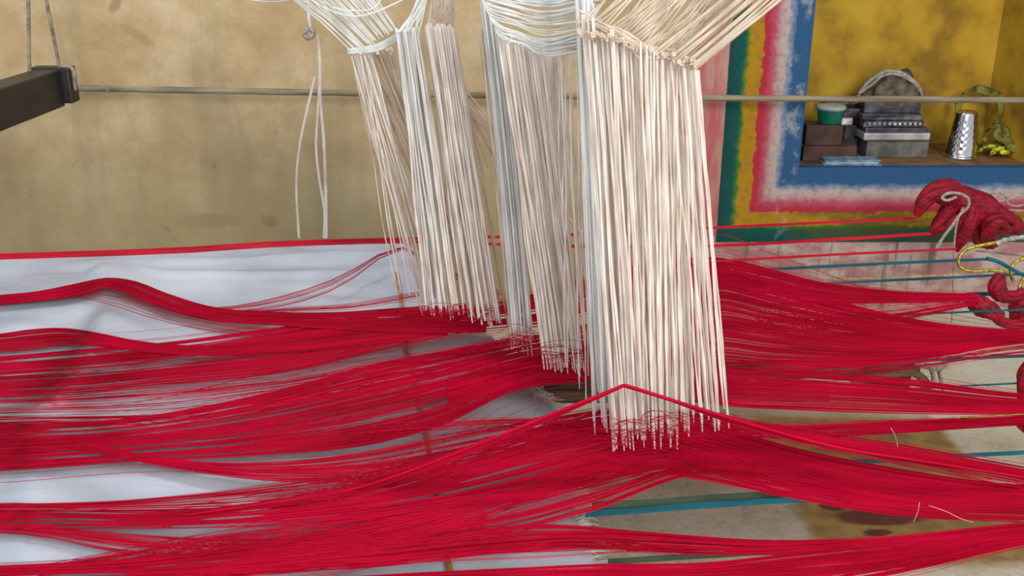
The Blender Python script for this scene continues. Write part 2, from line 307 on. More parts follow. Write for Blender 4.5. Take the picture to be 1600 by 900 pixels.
# ------------------------------------------------------------ white cloth and what it lies on
def edge_x(y):                             # frayed right edge of the cloth
    e = [(0.70, 0.115), (0.88, 0.118), (0.94, 0.100), (1.00, 0.085), (1.08, 0.083), (1.2, 0.08), (1.36, 0.065), (1.5, 0.0), (1.62, -0.04), (1.8, -0.13), (2.0, -0.20), (2.1, -0.225), (2.16, -0.245), (2.22, -0.28), (2.4, -0.3)]
    return float(np.interp(y, [a for a, b in e], [b for a, b in e]))
def far_y(x):                              # far edge
    return float(np.interp(x, [-2.2, -1.1, -0.85, -0.55, -0.35, -0.25, 0.3], [1.98, 2.07, 2.09, 2.13, 2.19, 2.19, 2.15]))
cloth = empty('white_cloth', (-0.6, 1.5, 0.25), 'crumpled white cotton cloth with frayed end lying beneath the red warp', 'cloth')
nu, nv = 210, 190; V = []; FF = []
for j in range(nv):
    v = j / (nv - 1)
    for i in range(nu):
        u = i / (nu - 1); yy = 0.66 + (2.15 - 0.66) * min(1, v / 0.93); ex = edge_x(yy) + 0.006 * noise.noise(Vector((yy * 40, 0, 0)))
        x = -1.9 + (ex + 1.9) * u; fy = far_y(x); y = 0.66 + (fy - 0.66) * min(1, v / 0.93)
        z = H(x, y)
        if v > 0.93:
            q = (v - 0.93) / 0.07; y += 0.016 * math.sin(min(1, q * 3) * math.pi / 2); z -= 0.012 * q + 0.22 * max(0, q - 0.12)
            y += 0.004 * math.sin(x * 30)
        if x > ex - 0.06: z -= 0.006 * ((x - ex + 0.06) / 0.06) ** 2
        V.append((x, y, z))
for j in range(nv - 1):
    for i in range(nu - 1):
        a = j * nu + i; FF.append((a, a + 1, a + nu + 1, a + nu))
mesh('fabric', V, FF, M_cloth, cloth, smoothf=True)
fr = []
for k in range(520):
    y = random.uniform(0.78, 1.56); x = edge_x(y) - 0.006; z = H(x, y) - 0.005; ln = random.uniform(0.012, 0.034); a = random.uniform(-0.5, 0.6) + 0.5 * math.sin(y * 60)
    fr.append(([(x, y, z), (x + ln * .5, y + ln * .25 * a, z + .003 * random.random()), (x + ln, y + ln * .7 * a, z - .002 + random.uniform(-.005, .003))], random.uniform(0.0004, 0.0008)))
o = tubes('fringe', fr, M_cordb, cloth); o['kind'] = 'stuff'; o['label'] = 'frayed thread ends along the cut edge'
st = [(Pz(x, y, H(*Pz(x, y, .268)[:2]) + .002)) for x, y in ((833, 607), (838, 625), (842, 640), (836, 652))]
tubes('stitching', [(crom(st, 12) + np.random.randn(12, 3) * .0006, 0.0011)], M_cordb, cloth)

bed = empty('loom_platform', (-0.9, 1.4, 0), 'low grey plank platform of the loom under the white cloth', 'platform')
yy = 0.80
while yy < 2.0:
    box('plank', (-1.95, yy, 0.205), (edge_x(yy + .07) - 0.13, yy + 0.135, 0.238), M_wood, bed, bevel=0.004); yy += 0.142
for x in (-1.7, -0.9, -0.4):
    box('bearer', (x, 0.80, 0.0), (x + 0.07, 1.95, 0.205), M_wood, bed, bevel=0.004)
s0 = crom([Ph(612, 380, .010), Ph(622, 440, .008), Ph(640, 560, .007), Ph(660, 650, .007), Ph(676, 740, .007), Ph(690, 830, .007), Ph(712, 930, .007)], 40)
tag(tubes('lease_stick', [(s0, 0.0035)], M_stick, sides=8), 'thin brown stick lying across the white cloth under the red threads', 'stick')

# ------------------------------------------------------------ red warp
def offs(px): return 0.010 + 0.040 * smooth(0, 900, px)
def band(name, label, st, n, r=0.00042, loose=0, wander=0.02, seed=1, dz=0.0, spread=0.5, Yc=None, group='red warp sections', clump=0.0, seg=None, thick=1.0, slits=0):
    rng = np.random.RandomState(seed); x0, x1 = st[0][0], st[-1][0]; S = seg or max(14, int((x1 - x0) / 34)); sp_ = spline(st, S); xs = sp_[:, 0]
    lines = []; lo = []
    nn = n + loose
    # a grid of surface points across the band, so that threads are interpolated cheaply
    K = 9; G = np.zeros((K + 4, S, 3)); ts = np.linspace(-0.6, 1.6, K + 4)
    for a, t in enumerate(ts):
        for i in range(S):
            py = sp_[i, 1] + (sp_[i, 2] - sp_[i, 1]) * t
            if Yc is not None: q = P(xs[i], py, Yc + 0.02 * (0.5 - t))
            else: q = Ph(xs[i], py, offs(xs[i]) + dz)
            G[a, i] = q
    cl = rng.rand(max(3, n // 14))
    hgt = np.maximum(4, sp_[:, 2] - sp_[:, 1])
    SL = [(rng.uniform(60, 900), rng.uniform(40, 230), rng.uniform(.08, .97), rng.uniform(.6, 2.2)) for _ in range(slits)]
    for k in range(nn):
        is_lo = k >= n
        t = rng.rand() if not is_lo else rng.uniform(-0.35, 1.35)
        if clump and rng.rand() < clump: t = np.clip(cl[rng.randint(len(cl))] + rng.randn() * 0.018, 0, 1)
        a = wander * (rng.rand() + 0.3) * (1.6 if is_lo else 1)
        tt = t + a * np.sin((xs - x0) / rng.uniform(180, 600) + rng.rand() * 6.3) + a * 0.22 * np.sin((xs - x0) / rng.uniform(70, 160) + rng.rand() * 6.3)
        for (sx, sl, sc_, sw) in SL:                # narrow gaps through which the cloth shows
            wloc = sw / hgt * np.exp(-((xs - sx) / sl) ** 4); dlt = tt - sc_; m_ = np.abs(dlt) < wloc * 1.6
            tt = np.where(m_, sc_ + np.sign(dlt + 1e-6) * (wloc + (np.abs(dlt)) * .4), tt)
        tt = np.clip(tt, -0.55, 1.55); f = (tt - ts[0]) / (ts[1] - ts[0]); i0 = np.clip(f.astype(int), 0, K + 2); w_ = (f - i0)[:, None]
        idx = np.arange(S); p = G[i0, idx] * (1 - w_) + G[i0 + 1, idx] * w_
        p = p.copy(); dep = (rng.rand() - 0.5) * 0.008 * spread; vdir = p - np.array(CAM); vdir /= np.linalg.norm(vdir, axis=1)[:, None]; p += vdir * dep * 2
        rr = r * rng.uniform(0.75, 1.3) * thick
        if x0 <= -100: e = p[0] - p[2]; e[2] *= .2; p = np.vstack([p[0] + e / np.linalg.norm(e) * 0.7, p])
        if x1 >= 1700: e = p[-1] - p[-3]; e[2] *= .2; p = np.vstack([p, p[-1] + e / np.linalg.norm(e) * 0.7])
        (lo if is_lo else lines).append((p, rr))
    c = lines[0][0].mean(axis=0)
    root = empty(name, tuple(c), label, 'warp yarn', group)
    o = tubes('warp_threads', lines, M_red, root, 3); o['kind'] = 'stuff'
    for q in lo: tubes('loose_thread', [q], M_red, root, 3)
    return root
W = 'warp_section'
band(W, 'red warp section at middle left, running behind the white cords to the lower knot', [(-160,563,624),(0,557,620),(130,546,614),(250,536,602),(450,510,582),(600,491,546),(750,478,516),(850,455,505),(950,425,478),(1105,402,448),(1291,442,474),(1400,455,473),(1525,460,470)], 330, loose=20, seed=2, wander=.010, clump=.2, slits=15, seg=90)
band(W, 'widest red warp section, fanning open right of the white cords', [(-160,672,742),(0,664,736),(200,654,722),(400,618,712),(600,566,690),(700,548,660),(800,531,612),(920,505,595),(1000,480,584),(1110,418,566),(1200,440,571),(1300,468,572),(1450,502,560),(1600,516,535),(1760,520,530)], 560, loose=26, seed=3, wander=.008, clump=.2, slits=30, seg=90)
band(W, 'red warp section leaving the middle of the tallest white cords towards the right edge', [(700,590,640),(850,560,592),(1000,556,606),(1130,571,634),(1250,577,641),(1400,589,646),(1600,615,649),(1760,622,650)], 220, loose=8, seed=4, dz=.002, wander=.012)
band(W, 'thick nearest red warp section passing under the tips of the tallest white cords', [(-160,797,828),(0,796,826),(300,797,825),(500,768,818),(700,716,800),(850,664,775),(950,640,748),(1030,646,722),(1130,668,745),(1250,702,768),(1400,732,797),(1600,758,803),(1760,756,806)], 420, loose=20, seed=5, wander=.012, clump=.2, slits=20, seg=90)
band(W, 'red warp section along the bottom left, rising below the tallest white cords', [(-160,890,912),(0,885,906),(200,874,903),(400,848,893),(600,812,864),(800,768,792),(930,728,756),(1080,705,730),(1200,722,745)], 210, loose=20, seed=6, wander=.015, clump=.2, slits=10, seg=80)
band(W, 'thin red warp section dipping across the cloth below the bottom centre', [(230,905,925),(330,886,905),(600,862,884),(800,842,862),(900,836,854),(1000,838,862),(1200,848,866),(1400,839,850),(1600,818,829),(1760,808,818)], 75, loose=8, seed=7, wander=.06, clump=.3)
band(W, 'red warp section in the bottom right corner above the speckled floor', [(480,905,935),(800,888,915),(930,882,912),(1100,880,912),(1250,864,900),(1400,846,888),(1600,826,848),(1760,812,830)], 150, loose=8, seed=8, wander=.05, clump=.3)
band(W, 'lowest thin red warp section cutting the bottom right corner', [(1100,912,940),(1300,893,915),(1450,868,886),(1600,838,852),(1760,820,832)], 50, loose=4, seed=9, wander=.05, clump=.3)
band(W, 'narrow red warp section arching over the cloth ridge at upper left', [(-160,472,484),(0,461,476),(60,455,470),(120,443,462),(170,434,450),(210,439,463),(260,458,482),(330,479,500),(420,487,507),(520,488,514),(640,480,520),(760,476,520)], 230, seed=10, dz=.004, seg=60, loose=4, wander=.03)
band(W, 'narrow red warp section over the cloth ridge, second from the top at left', [(-160,530,556),(0,522,550),(50,515,547),(100,513,540),(150,520,541),(210,532,548),(300,540,556),(420,528,552),(560,508,540),(700,495,525)], 170, seed=11, seg=40, dz=.002)
band(W, 'few stray red threads curving below the arch on the upper left', [(80,462,466),(120,457,464),(170,452,476),(250,478,502),(350,504,520),(450,512,528),(560,505,530)], 12, seed=12, wander=.1)
band(W, 'open spread of red threads over cloth between the two broad left sections', [(-160,622,668),(0,618,664),(300,600,656),(450,586,630),(600,556,606),(800,522,556)], 60, seed=13, wander=.06, clump=.5)
band(W, 'loose veil of red threads hanging under the widest section at left centre', [(120,690,700),(210,708,720),(300,722,736),(420,724,750),(550,712,752),(700,682,742),(850,655,700),(960,636,690)], 100, seed=14, wander=.07, clump=.55)
band(W, 'light scatter of red threads above the thick nearest section at lower left', [(-160,786,800),(0,788,800),(200,782,800),(400,762,797),(600,730,775),(750,690,730),(880,655,690)], 55, seed=15, wander=.07, clump=.55)
band(W, 'sparse red threads slanting down over the white cloth at bottom left', [(-100,818,830),(50,822,838),(200,832,866),(400,840,872),(600,826,860),(760,790,830)], 46, seed=16, wander=.12, clump=.5)
band(W, 'sparse red threads slanting up across the others at bottom left', [(60,884,902),(200,858,888),(350,830,862),(500,812,840),(650,790,812)], 34, seed=17, wander=.12, clump=.5)
band(W, 'thin spaced red threads over the frayed end of the cloth', [(380,852,872),(600,826,860),(800,782,836),(930,750,800),(1080,716,744),(1200,722,746)], 48, seed=18, wander=.05, clump=.65)
band(W, 'dusty veil of red threads across the cloth at the bottom centre', [(200,890,906),(400,872,900),(650,842,880),(850,818,872),(1000,830,862),(1200,845,864),(1350,842,850)], 70, seed=19, wander=.05, clump=.6)
band(W, 'fan of fine red threads lifted to a point beside the leftmost white cords', [(290,483,488),(380,474,488),(450,456,480),(530,428,452),(580,402,418),(616,383,388),(650,394,402),(700,418,432),(780,450,470)], 16, seed=20, wander=.05, dz=.004)
band(W, 'few fine red threads skimming the cloth left of the white cords', [(330,489,493),(450,481,488),(560,472,484),(640,458,470),(700,448,458)], 12, seed=21, wander=.08)
band(W, 'thin red threads bowing over the frayed white corner behind the lifted cord', [(540,668,690),(640,658,682),(760,652,674),(860,653,668),(930,662,680),(1000,676,700)], 26, seed=22, wander=.06, clump=.5, dz=.006)
band(W, 'dark thin red threads crossing the gap above the floor at far right', [(1040,665,690),(1130,664,682),(1250,662,684),(1400,656,676),(1600,647,664),(1760,640,660)], 60, seed=23, wander=.08, clump=.4)
band(W, 'red warp threads fanning into the lower red knot at right', [(1180,462,520),(1300,470,512),(1400,472,500),(1480,466,484),(1530,464,474)], 50, seed=24, wander=.1, clump=.4, dz=-.004)
band(W, 'stray red threads trailing below the widest section at right', [(1100,562,590),(1250,566,584),(1400,556,578),(1600,530,552),(1760,520,540)], 34, seed=25, wander=.1, clump=.5)
band(W, 'stretched red warp section lifted over the tallest white cords, trailing right', [(975,602,605),(1050,624,628),(1130,650,658),(1250,674,692),(1400,698,724),(1600,734,764),(1760,760,795)], 45, seed=26, Yc=1.05, wander=.03, loose=4, spread=.1)
band(W, 'red warp section lying along the lifted one at the right edge', [(1060,640,660),(1130,650,668),(1250,670,690),(1400,694,716),(1600,730,752),(1760,758,780)], 70, seed=29, wander=.05, loose=4)
band(W, 'stretched red warp section falling left from the lifted cord', [(300,806,824),(450,778,806),(560,750,772),(700,709,724),(800,673,682),(880,642,648),(975,602,605)], 36, seed=27, Yc=1.05, wander=.03, loose=4, spread=.1)
band(W, 'loose red threads fringing the lower edge of the nearest section at right', [(1040,722,742),(1130,736,758),(1250,762,782),(1400,790,806),(1600,800,816),(1760,805,822)], 44, seed=28, wander=.1, clump=.4)
lift = crom([Ph(240,812,.014), Ph(400,789,.03), P(560,762,1.035), P(700,713,1.035), P(870,644,1.035), P(950,612,1.035), P(972,603,1.035), P(976,602,1.035), P(981,603,1.035), P(1010,612,1.035), P(1130,650,1.035), P(1300,697,1.035), P(1450,722,1.035), P(1700,762,1.035)], 110)
tag(tubes('lifted_cord', [(lift, 0.0019)], M_red, sides=6), 'single thick red cord peaking in front of the tallest white cords', 'cord')
# small crossing loops where the white cords catch the red threads
def crossings(label, x0, x1, y0, y1, Y, n, seed):
    rng = np.random.RandomState(seed); L_ = []
    for k in range(n):
        xa = rng.uniform(x0, x1); wd = rng.uniform(30, 90); ya = rng.normal((y0 + y1) / 2, (y1 - y0) / 3.2); hh = rng.uniform(4, 14)
        L_.append((crom([P(xa - wd/2, ya + hh, Y), P(xa - wd/5, ya, Y - .004), P(xa + wd/5, ya + 1, Y - .004), P(xa + wd/2, ya + hh, Y)], 10), 0.00042))
    o = tubes('caught_threads', L_, M_red, sides=3); tag(o, label, 'thread', kind='stuff'); return o
crossings('red threads looped through the tips of the tallest white cords', 928, 1105, 648, 702, 1.065, 90, 41)
crossings('red threads looped around the tip of the smooth greyish cords', 795, 850, 512, 550, 1.33, 40, 42)
crossings('red threads looped through the tips of the cords left of the tallest', 850, 920, 535, 575, 1.27, 30, 43)
crossings('red threads looped through the tips of the back left white cords', 660, 790, 470, 500, 1.44, 50, 44)

# ------------------------------------------------------------ white heddle cords
def hang(root, n, top, bot, Y, r, m, seed, wob=2.0, ylen=(0, 0), bulge=0.0, dYb=0.0, taper=1.0, tr=None):
    rng = np.random.RandomState(seed); (xa, ya), (xb, yb) = top; (xc, yc), (xd, yd) = bot
    for k in range(n):
        t = (k + rng.uniform(-.45, .45) + .5) / n; t2 = min(1, max(0, t + rng.randn() * 0.035)); Yk = Y + rng.uniform(-.5, .5) * 0.05
        tx = xa + (xb - xa) * t; ty = ya + (yb - ya) * t + rng.uniform(-4, 4); bx = xc + (xd - xc) * t2 + rng.randn() * 2; by = yc + (yd - yc) * t2 + rng.uniform(*ylen)
        ph = rng.rand() * 6.3; amp = wob * rng.uniform(.4, 1.2); S = 26; pts = []; wl = rng.uniform(0.8, 1.8)
        for i in range(S):
            s = i / (S - 1); x = tx + (bx - tx) * s + amp * math.sin(s * 6.3 * wl + ph) * math.sin(s * math.pi) + bulge * math.sin(s * math.pi)
            pts.append(P(x, ty + (by - ty) * s, Yk + dYb * s))
        rad = r * rng.uniform(.75, 1.3) * (1 + .22 * np.sin(np.arange(S) * rng.uniform(1.2, 2.4) + ph)) * np.linspace(1, taper, S); rad[-1] *= .6
        tubes('heddle_cord', [(pts, rad)], m, root, 5)
def strings(root, pl, r, m, part='harness_cord', n=22):
    for pts in pl:
        q = crom([P(*p) for p in pts], n); tubes(part, [(q, r * random.uniform(.8, 1.25))], m, root, 5)
def knots(root, ln, Y, n, r, m, seed):
    rng = np.random.RandomState(seed)
    for k in range(n):
        t = rng.rand() * (len(ln) - 1.001); i = int(t); f = t - i; x = ln[i][0] + (ln[i+1][0] - ln[i][0]) * f + rng.randn() * 4; y = ln[i][1] + (ln[i+1][1] - ln[i][1]) * f + rng.randn() * 3.5
        c = P(x, y, Y - rng.uniform(0, .02)); S = 14; a = np.linspace(0, 2 * math.pi * 1.6, S); R_ = r * rng.uniform(0.5, 1.3); e = rng.rand() * 3
        pts = np.array([(c.x + R_ * 1.3 * math.cos(q) , c.y + R_ * math.sin(q + e) * .7, c.z + R_ * .8 * math.sin(q) + .0008 * (j - 7) * .3) for j, q in enumerate(a)])
        tubes('knot', [(pts, r * .8)], m, root, 4)
G = 'hanging bundles of white heddle cords'
rnd = random.Random(5)
# E, the tallest and nearest
E = empty('heddle_bundle', tuple(P(1010, 400, 1.12)), 'tallest, widest bundle of white heddle cords, nearest and on the right', 'heddle cords', G)
hang(E, 40, ((900, 25), (1085, 104)), ((928, 658), (1128, 655)), 1.19, .0016, M_cord, 51, 2.5, (-30, 25), dYb=-.03)
hang(E, 34, ((930, 40), (1080, 100)), ((958, 694), (1095, 672)), 1.14, .0017, M_cord, 52, 2.5, (-36, 14), dYb=-.03)
hang(E, 30, ((905, 20), (1060, 92)), ((958, 690), (1062, 684)), 1.11, .0014, M_cord, 53, 3, (-30, 18), dYb=-.02)
hang(E, 36, ((896, -60), (944, 45)), ((928, 640), (962, 676)), 1.15, .0012, M_cordb, 54, .8, (-50, 20))
hang(E, 3, ((1086, 104), (1092, 108)), ((1130, 640), (1140, 668)), 1.12, .0013, M_cord, 55, 4, (-5, 5))
hang(E, 5, ((1040, 96), (1084, 105)), ((1090, 650), (1122, 645)), 1.12, .0015, M_cord, 56, 4, (-20, 10))
pl = []
for k in range(80):
    t = rnd.random(); x = 900 + 185 * t; y = 55 + 52 * t + rnd.uniform(-16, 6); s = rnd.uniform(.6, 1.3)
    dx = (60 + 62 * t) * s * 4; dy = (60 + 48 * t) * 4
    pl.append([(x, y, 1.12), (x + dx * .25 + rnd.uniform(-3, 3), y - dy * .25 + 4, 1.11), (x + dx, y - dy, 1.07 + rnd.uniform(-.04, .04))])
strings(E, pl, .0011, M_cordc, n=10)
pl = []
for k in range(14):
    t = rnd.random() ** .5; x = 1000 + 85 * t; y = 85 + 22 * t
    pl.append([(x, y, 1.10), (x + 40, y - 32, 1.09), (x + 135 + 20 * rnd.random(), y - 118, 1.08), (x + 300, y - 265, 1.05)])
strings(E, pl, .0015, M_cordc, n=10)
pl = [[(905 + rnd.uniform(-5, 20), 20 + rnd.uniform(-5, 40), 1.11), (960 + 20 * rnd.random(), 60 + rnd.uniform(-12, 12), 1.10), (1000 + rnd.random() * 80, 84 + rnd.uniform(-8, 12), 1.10)] for k in range(10)]
strings(E, pl, .0010, M_cordc, n=10)
knots(E, [(900, 52), (960, 62), (1010, 80), (1086, 102)], 1.10, 60, .0014, M_cordc, 61)
# D
D = empty('heddle_bundle', tuple(P(850, 320, 1.3)), 'slanting bundle of white heddle cords just left of the tallest one', 'heddle cords', G)
hang(D, 34, ((782, 66), (874, 84)), ((848, 560), (914, 556)), 1.32, .0017, M_cord, 71, 2.5, (-18, 26), dYb=-.03)
hang(D, 30, ((778, 60), (850, 80)), ((856, 572), (915, 568)), 1.29, .0015, M_cord, 72, 2.5, (-16, 20))
hang(D, 7, ((868, 80), (908, 84)), ((872, 600), (925, 640)), 1.25, .0009, M_cord, 73, 4, (-60, 30))
hang(D, 10, ((846, 80), (880, 84)), ((900, 330), (925, 430)), 1.36, .0009, M_cord, 74, 4, (-60, 60))
pl = []
for k in range(46):
    t = rnd.random(); y0 = -30 + 90 * t; x0 = 742 + 42 * t + rnd.uniform(-4, 4); yend = -8 + 88 * t + rnd.uniform(-10, 10)
    pl.append([(x0 - 10, y0 - 60, 1.27), (x0, y0, 1.27), (x0 + 40, y0 + 18 + rnd.uniform(-4, 4), 1.26), (850, (y0 + 22 + yend) / 2 + 10, 1.24), (905 + rnd.uniform(0, 40), yend, 1.15)])
strings(D, pl, .0010, M_cordb, n=18)
knots(D, [(778, 55), (815, 72), (880, 84)], 1.26, 16, .0010, M_cordb, 62)
# C
Cc = empty('heddle_bundle', tuple(P(785, 280, 1.38)), 'smooth pale grey bundle of straight heddle cords in the middle', 'heddle cords', G)
hang(Cc, 34, ((742, -70), (776, 20)), ((800, 520), (832, 520)), 1.38, .0013, M_cordb, 81, .8, (-10, 18), bulge=4)
hang(Cc, 16, ((745, 40), (778, 60)), ((794, 535), (832, 545)), 1.40, .0014, M_cordc, 82, 1.2, (-6, 12), bulge=3)
# B
B = empty('heddle_bundle', tuple(P(700, 280, 1.45)), 'double bundle of white heddle cords, second from the left, ending above the red yarn', 'heddle cords', G)
hang(B, 30, ((622, 50), (655, 44)), ((668, 470), (712, 478)), 1.50, .0017, M_cord, 91, 2, (-10, 24), dYb=-.04)
hang(B, 18, ((617, 48), (652, 44)), ((672, 474), (720, 480)), 1.47, .0014, M_cordb, 92, 2, (-10, 10))
hang(B, 34, ((664, 42), (708, 40)), ((722, 480), (782, 494)), 1.49, .0017, M_cord, 93, 2, (-14, 24), dYb=-.04)
hang(B, 22, ((664, 40), (700, 40)), ((730, 485), (770, 490)), 1.46, .0014, M_cord, 94, 2, (-10, 18))
hang(B, 14, ((690, 46), (712, 50)), ((745, 470), (800, 512)), 1.54, .0014, M_cordc, 95, 2, (-10, 10))
hang(B, 22, ((700, 110), (716, 150)), ((740, 200), (920, 380)), 1.62, .0009, M_cordc, 96, 2, (-40, 40))
pl = [[(664 + 46 * rnd.random(), 44, 1.49), (668 + 42 * rnd.random(), 0, 1.48), (680 + 30 * rnd.random(), -130, 1.46)] for k in range(24)]
strings(B, pl, .0014, M_cordc, n=8)
pl = [[(620 + 36 * rnd.random(), 50, 1.46), (650 + rnd.uniform(-5, 15), 12, 1.46), (690 + rnd.uniform(-10, 10), -70, 1.45)] for k in range(16)]
strings(B, pl, .0011, M_cordb, n=8)
# A
A = empty('heddle_bundle', tuple(P(590, 200, 1.55)), 'sparse leftmost bundle of white heddle cords with threads splaying apart', 'heddle cords', G)
hang(A, 18, ((548, 86), (580, 84)), ((660, 482), (690, 470)), 1.55, .0013, M_cord, 101, 3, (-10, 16))
hang(A, 14, ((560, 84), (608, 80)), ((672, 330), (770, 485)), 1.58, .0014, M_cordc, 102, 3, (-8, 16))
hang(A, 5, ((548, 86), (572, 84)), ((616, 470), (640, 488)), 1.53, .0010, M_cord, 103, 3, (-60, 6))
hang(A, 8, ((585, 84), (612, 82)), ((640, 210), (665, 260)), 1.60, .0016, M_cordc, 104, 2, (-8, 16))
pl = []
for k in range(34):
    t = (k + rnd.random()) / 34; x = 456 + 130 * t; X1 = 552 + 70 * t + rnd.uniform(-4, 4); y1 = 80 - 36 * t + rnd.uniform(-4, 4)
    sx = X1 - x; pl.append([(X1, y1, 1.53), (x + sx * .5, -2 + (y1 + 2) * .45, 1.53), (x, -4 , 1.53), (x - 90, -110, 1.5)])
strings(A, pl, .0012, M_cordb, n=12)
pl = []
for k in range(26):
    u_ = rnd.uniform(-6, 6); pl.append([(546 + rnd.uniform(-4, 8), 80 + u_ * .6, 1.52), (590, 74 + u_, 1.515), (628, 52 + u_, 1.51), (655, 18 + u_, 1.50), (690 + u_, -50, 1.49)])
strings(A, pl, .0010, M_cordb, n=14)
strings(A, [[(470, -10, 1.5), (520, 18, 1.5), (570, 24, 1.5), (640, -5, 1.5)], [(480, -10, 1.49), (530, 14, 1.49), (580, 14, 1.49), (600, -8, 1.49)], [(360, -6, 1.6), (410, 2, 1.6), (450, 0, 1.6), (490, -14, 1.6)], [(360, -10, 1.6), (410, -2, 1.6), (450, -4, 1.6), (490, -18, 1.6)]], .0011, M_cordb)
knots(A, [(548, 82), (585, 80), (615, 74)], 1.51, 14, .0010, M_cordb, 63)

# ------------------------------------------------------------ cords and tapes running to the right
def ribbon(name, pts, wd, m, parent=None, z=None, th=0.0012, n=20):
    q = crom(pts, n); V = []; Fc = []
    for i, p in enumerate(q):
        h = wd * .5
        for (dy, dz) in ((-.5, -h), (-.5, h), (.5, h), (.5, -h)): V.append((p[0], p[1] + dy * th, p[2] + dz))
    for i in range(n - 1):
        for j in range(4): a = i*4 + j; b = i*4 + (j+1) % 4; Fc.append((a, b, b + 4, a + 4))
    return mesh(name, V, Fc, m, parent)
PZ = lambda x, y, z=.33: Pz(x, y, z)
tag(ribbon('warp_tape', [PZ(-600,418),PZ(-150,403),PZ(250,390),PZ(430,379),PZ(640,373),PZ(860,368),PZ(1090,357),PZ(1432,341)], .0062, M_rtape), 'topmost red tape stretched along the wall to the upper knot', 'tape', 'red tapes')
tag(ribbon('warp_tape', [PZ(-600,424,.326),PZ(-150,408,.326),PZ(250,395,.326),PZ(430,384,.326),PZ(640,378,.326),PZ(860,384),PZ(1100,385),PZ(1455,365)], .0065, M_rtape), 'middle red tape below the topmost one at the wall', 'tape', 'red tapes')
tag(ribbon('warp_tape', [PZ(1000,412),PZ(1140,407),PZ(1300,398),PZ(1495,389)], .0052, M_rtape), 'lowest and shortest red tape right of the white cords', 'tape', 'red tapes')
tg = 'teal tapes running to the right'
def tp(label, pts, wd): tag(ribbon('teal_tape', [PZ(*p, .298) for p in pts], wd, M_teal), label, 'tape', tg)
tp('uppermost teal tape, just under the red tapes, passing the gold loop', [(1060,430),(1180,422),(1400,411),(1545,405)], .0062)
tp('teal tape just below the gold thread at right', [(1200,450),(1330,441),(1370,439),(1480,434),(1600,428)], .005)
tp('thick teal tape entering the lower red knot', [(1220,476),(1320,471),(1400,467),(1510,461),(1600,456)], .0085)
tp('thin teal tape touching the underside of the lower red knot', [(1300,499),(1430,491),(1640,482)], .0036)
tp('teal tape edging the widest red section from below', [(1100,583),(1170,578),(1240,573),(1400,565),(1720,550),(2100,530)], .0055)
tp('fine teal cord over the floor near the right edge', [(1350,611),(1470,605),(1720,592),(2100,572)], .0026)
tp('teal tape with a yellow edge at the right edge', [(1300,678),(1400,666),(1480,659),(1720,645),(2100,610)], .0068)
tp('lower teal tape crossing the ochre floor patch', [(1230,729),(1400,718),(1480,713),(1720,700),(2100,670)], .0058)
t = empty('teal_tape', tuple(PZ(1100, 785)), 'wide twisted teal and dark green tape leaving the frayed cloth end', 'tape', tg)
ribbon('teal_edge', [PZ(915,803,.30),PZ(1000,797,.305),PZ(1120,788,.31),PZ(1240,781,.300),PZ(1340,780,.295),PZ(1500,782,.290)], .0085, M_teal, t)
ribbon('green_edge', [PZ(925,790,.306),PZ(1000,788,.311),PZ(1120,779,.310),PZ(1240,773,.303),PZ(1330,776,.298)], .011, M_tealg, t, th=.0016)
t = empty('teal_tape', tuple(PZ(1150, 862)), 'dark green tape end peeking out between the lowest red sections', 'tape', tg)
ribbon('green_edge', [PZ(950,878,.29),PZ(1100,868,.29),PZ(1250,860,.29),PZ(1400,852,.29)], .007, M_tealg, t)
yl = [([tuple(PZ(x, y, .2985)) for x, y in ((1230,571),(1430,560),(1720,545))], .0007), ([tuple(PZ(x, y, .332)) for x, y in ((1490,653),(1600,647),(1720,640))], .0010)]
tag(tubes('gold_line', [(crom(yl[0][0], 12), .0007)], M_gold), 'fine yellow thread along the teal tape under the widest red section', 'thread', 'yellow threads')
tag(tubes('gold_line', [(crom(yl[1][0], 12), .0011)], M_gold), 'yellow thread along the teal tape at the right edge', 'thread', 'yellow threads')
tag(tubes('gold_line', [(crom([PZ(1180,444,.305),PZ(1290,437,.305),PZ(1400,433,.31),PZ(1500,428,.32)], 12), .0011)], M_gold), 'yellow thread running into the gold loop', 'thread', 'yellow threads')

# ------------------------------------------------------------ red hanks, gold loops and strings at right
def rope_path(pts, n, Y=None): return crom([P(*p) if Y is None else P(p[0], p[1], Y) for p in pts], n)
def hank(root, pts, rad, Y, seed, strands=7, part='yarn_hank', m=None):
    rng = np.random.RandomState(seed); n = 34; c = crom([P(x, y, Y + dy) for x, y, dy in pts], n); rr = np.interp(np.linspace(0, 1, n), np.linspace(0, 1, len(rad)), rad)
    T = np.gradient(c, axis=0); T /= np.linalg.norm(T, axis=1)[:, None]; A_ = np.cross(T, [0, 1, .2]); A_ /= np.linalg.norm(A_, axis=1)[:, None]; B_ = np.cross(T, A_); L_ = []
    for k in range(strands):
        ph = k * 2 * math.pi / strands + rng.rand() * .5; s = np.linspace(0, 1, n); an = ph + s * rng.uniform(1.5, 3.2)
        off = rr * .58 * (1 + .15 * np.sin(s * 9 + ph)); L_.append((c + A_ * (np.cos(an) * off)[:, None] + B_ * (np.sin(an) * off)[:, None], rr * .47 * (1 + .12 * np.sin(s * 14 + ph * 3))))
    return tubes(part, L_, m or M_redk, root, 8)
U = empty('red_yarn_knot', tuple(P(1520, 350, 2.12)), 'big knotted hank of dark red yarn hanging below the niche', 'yarn knot', 'red yarn knots at the right')
k_ = .00138
hank(U, [(1432,338,0),(1442,318,0),(1462,300,0),(1484,300,0),(1492,318,.01),(1480,338,.01),(1466,354,0),(1456,367,0)], [5*k_, 12*k_, 16*k_, 18*k_, 19*k_, 16*k_, 13*k_, 5*k_], 2.12, 1, 8)
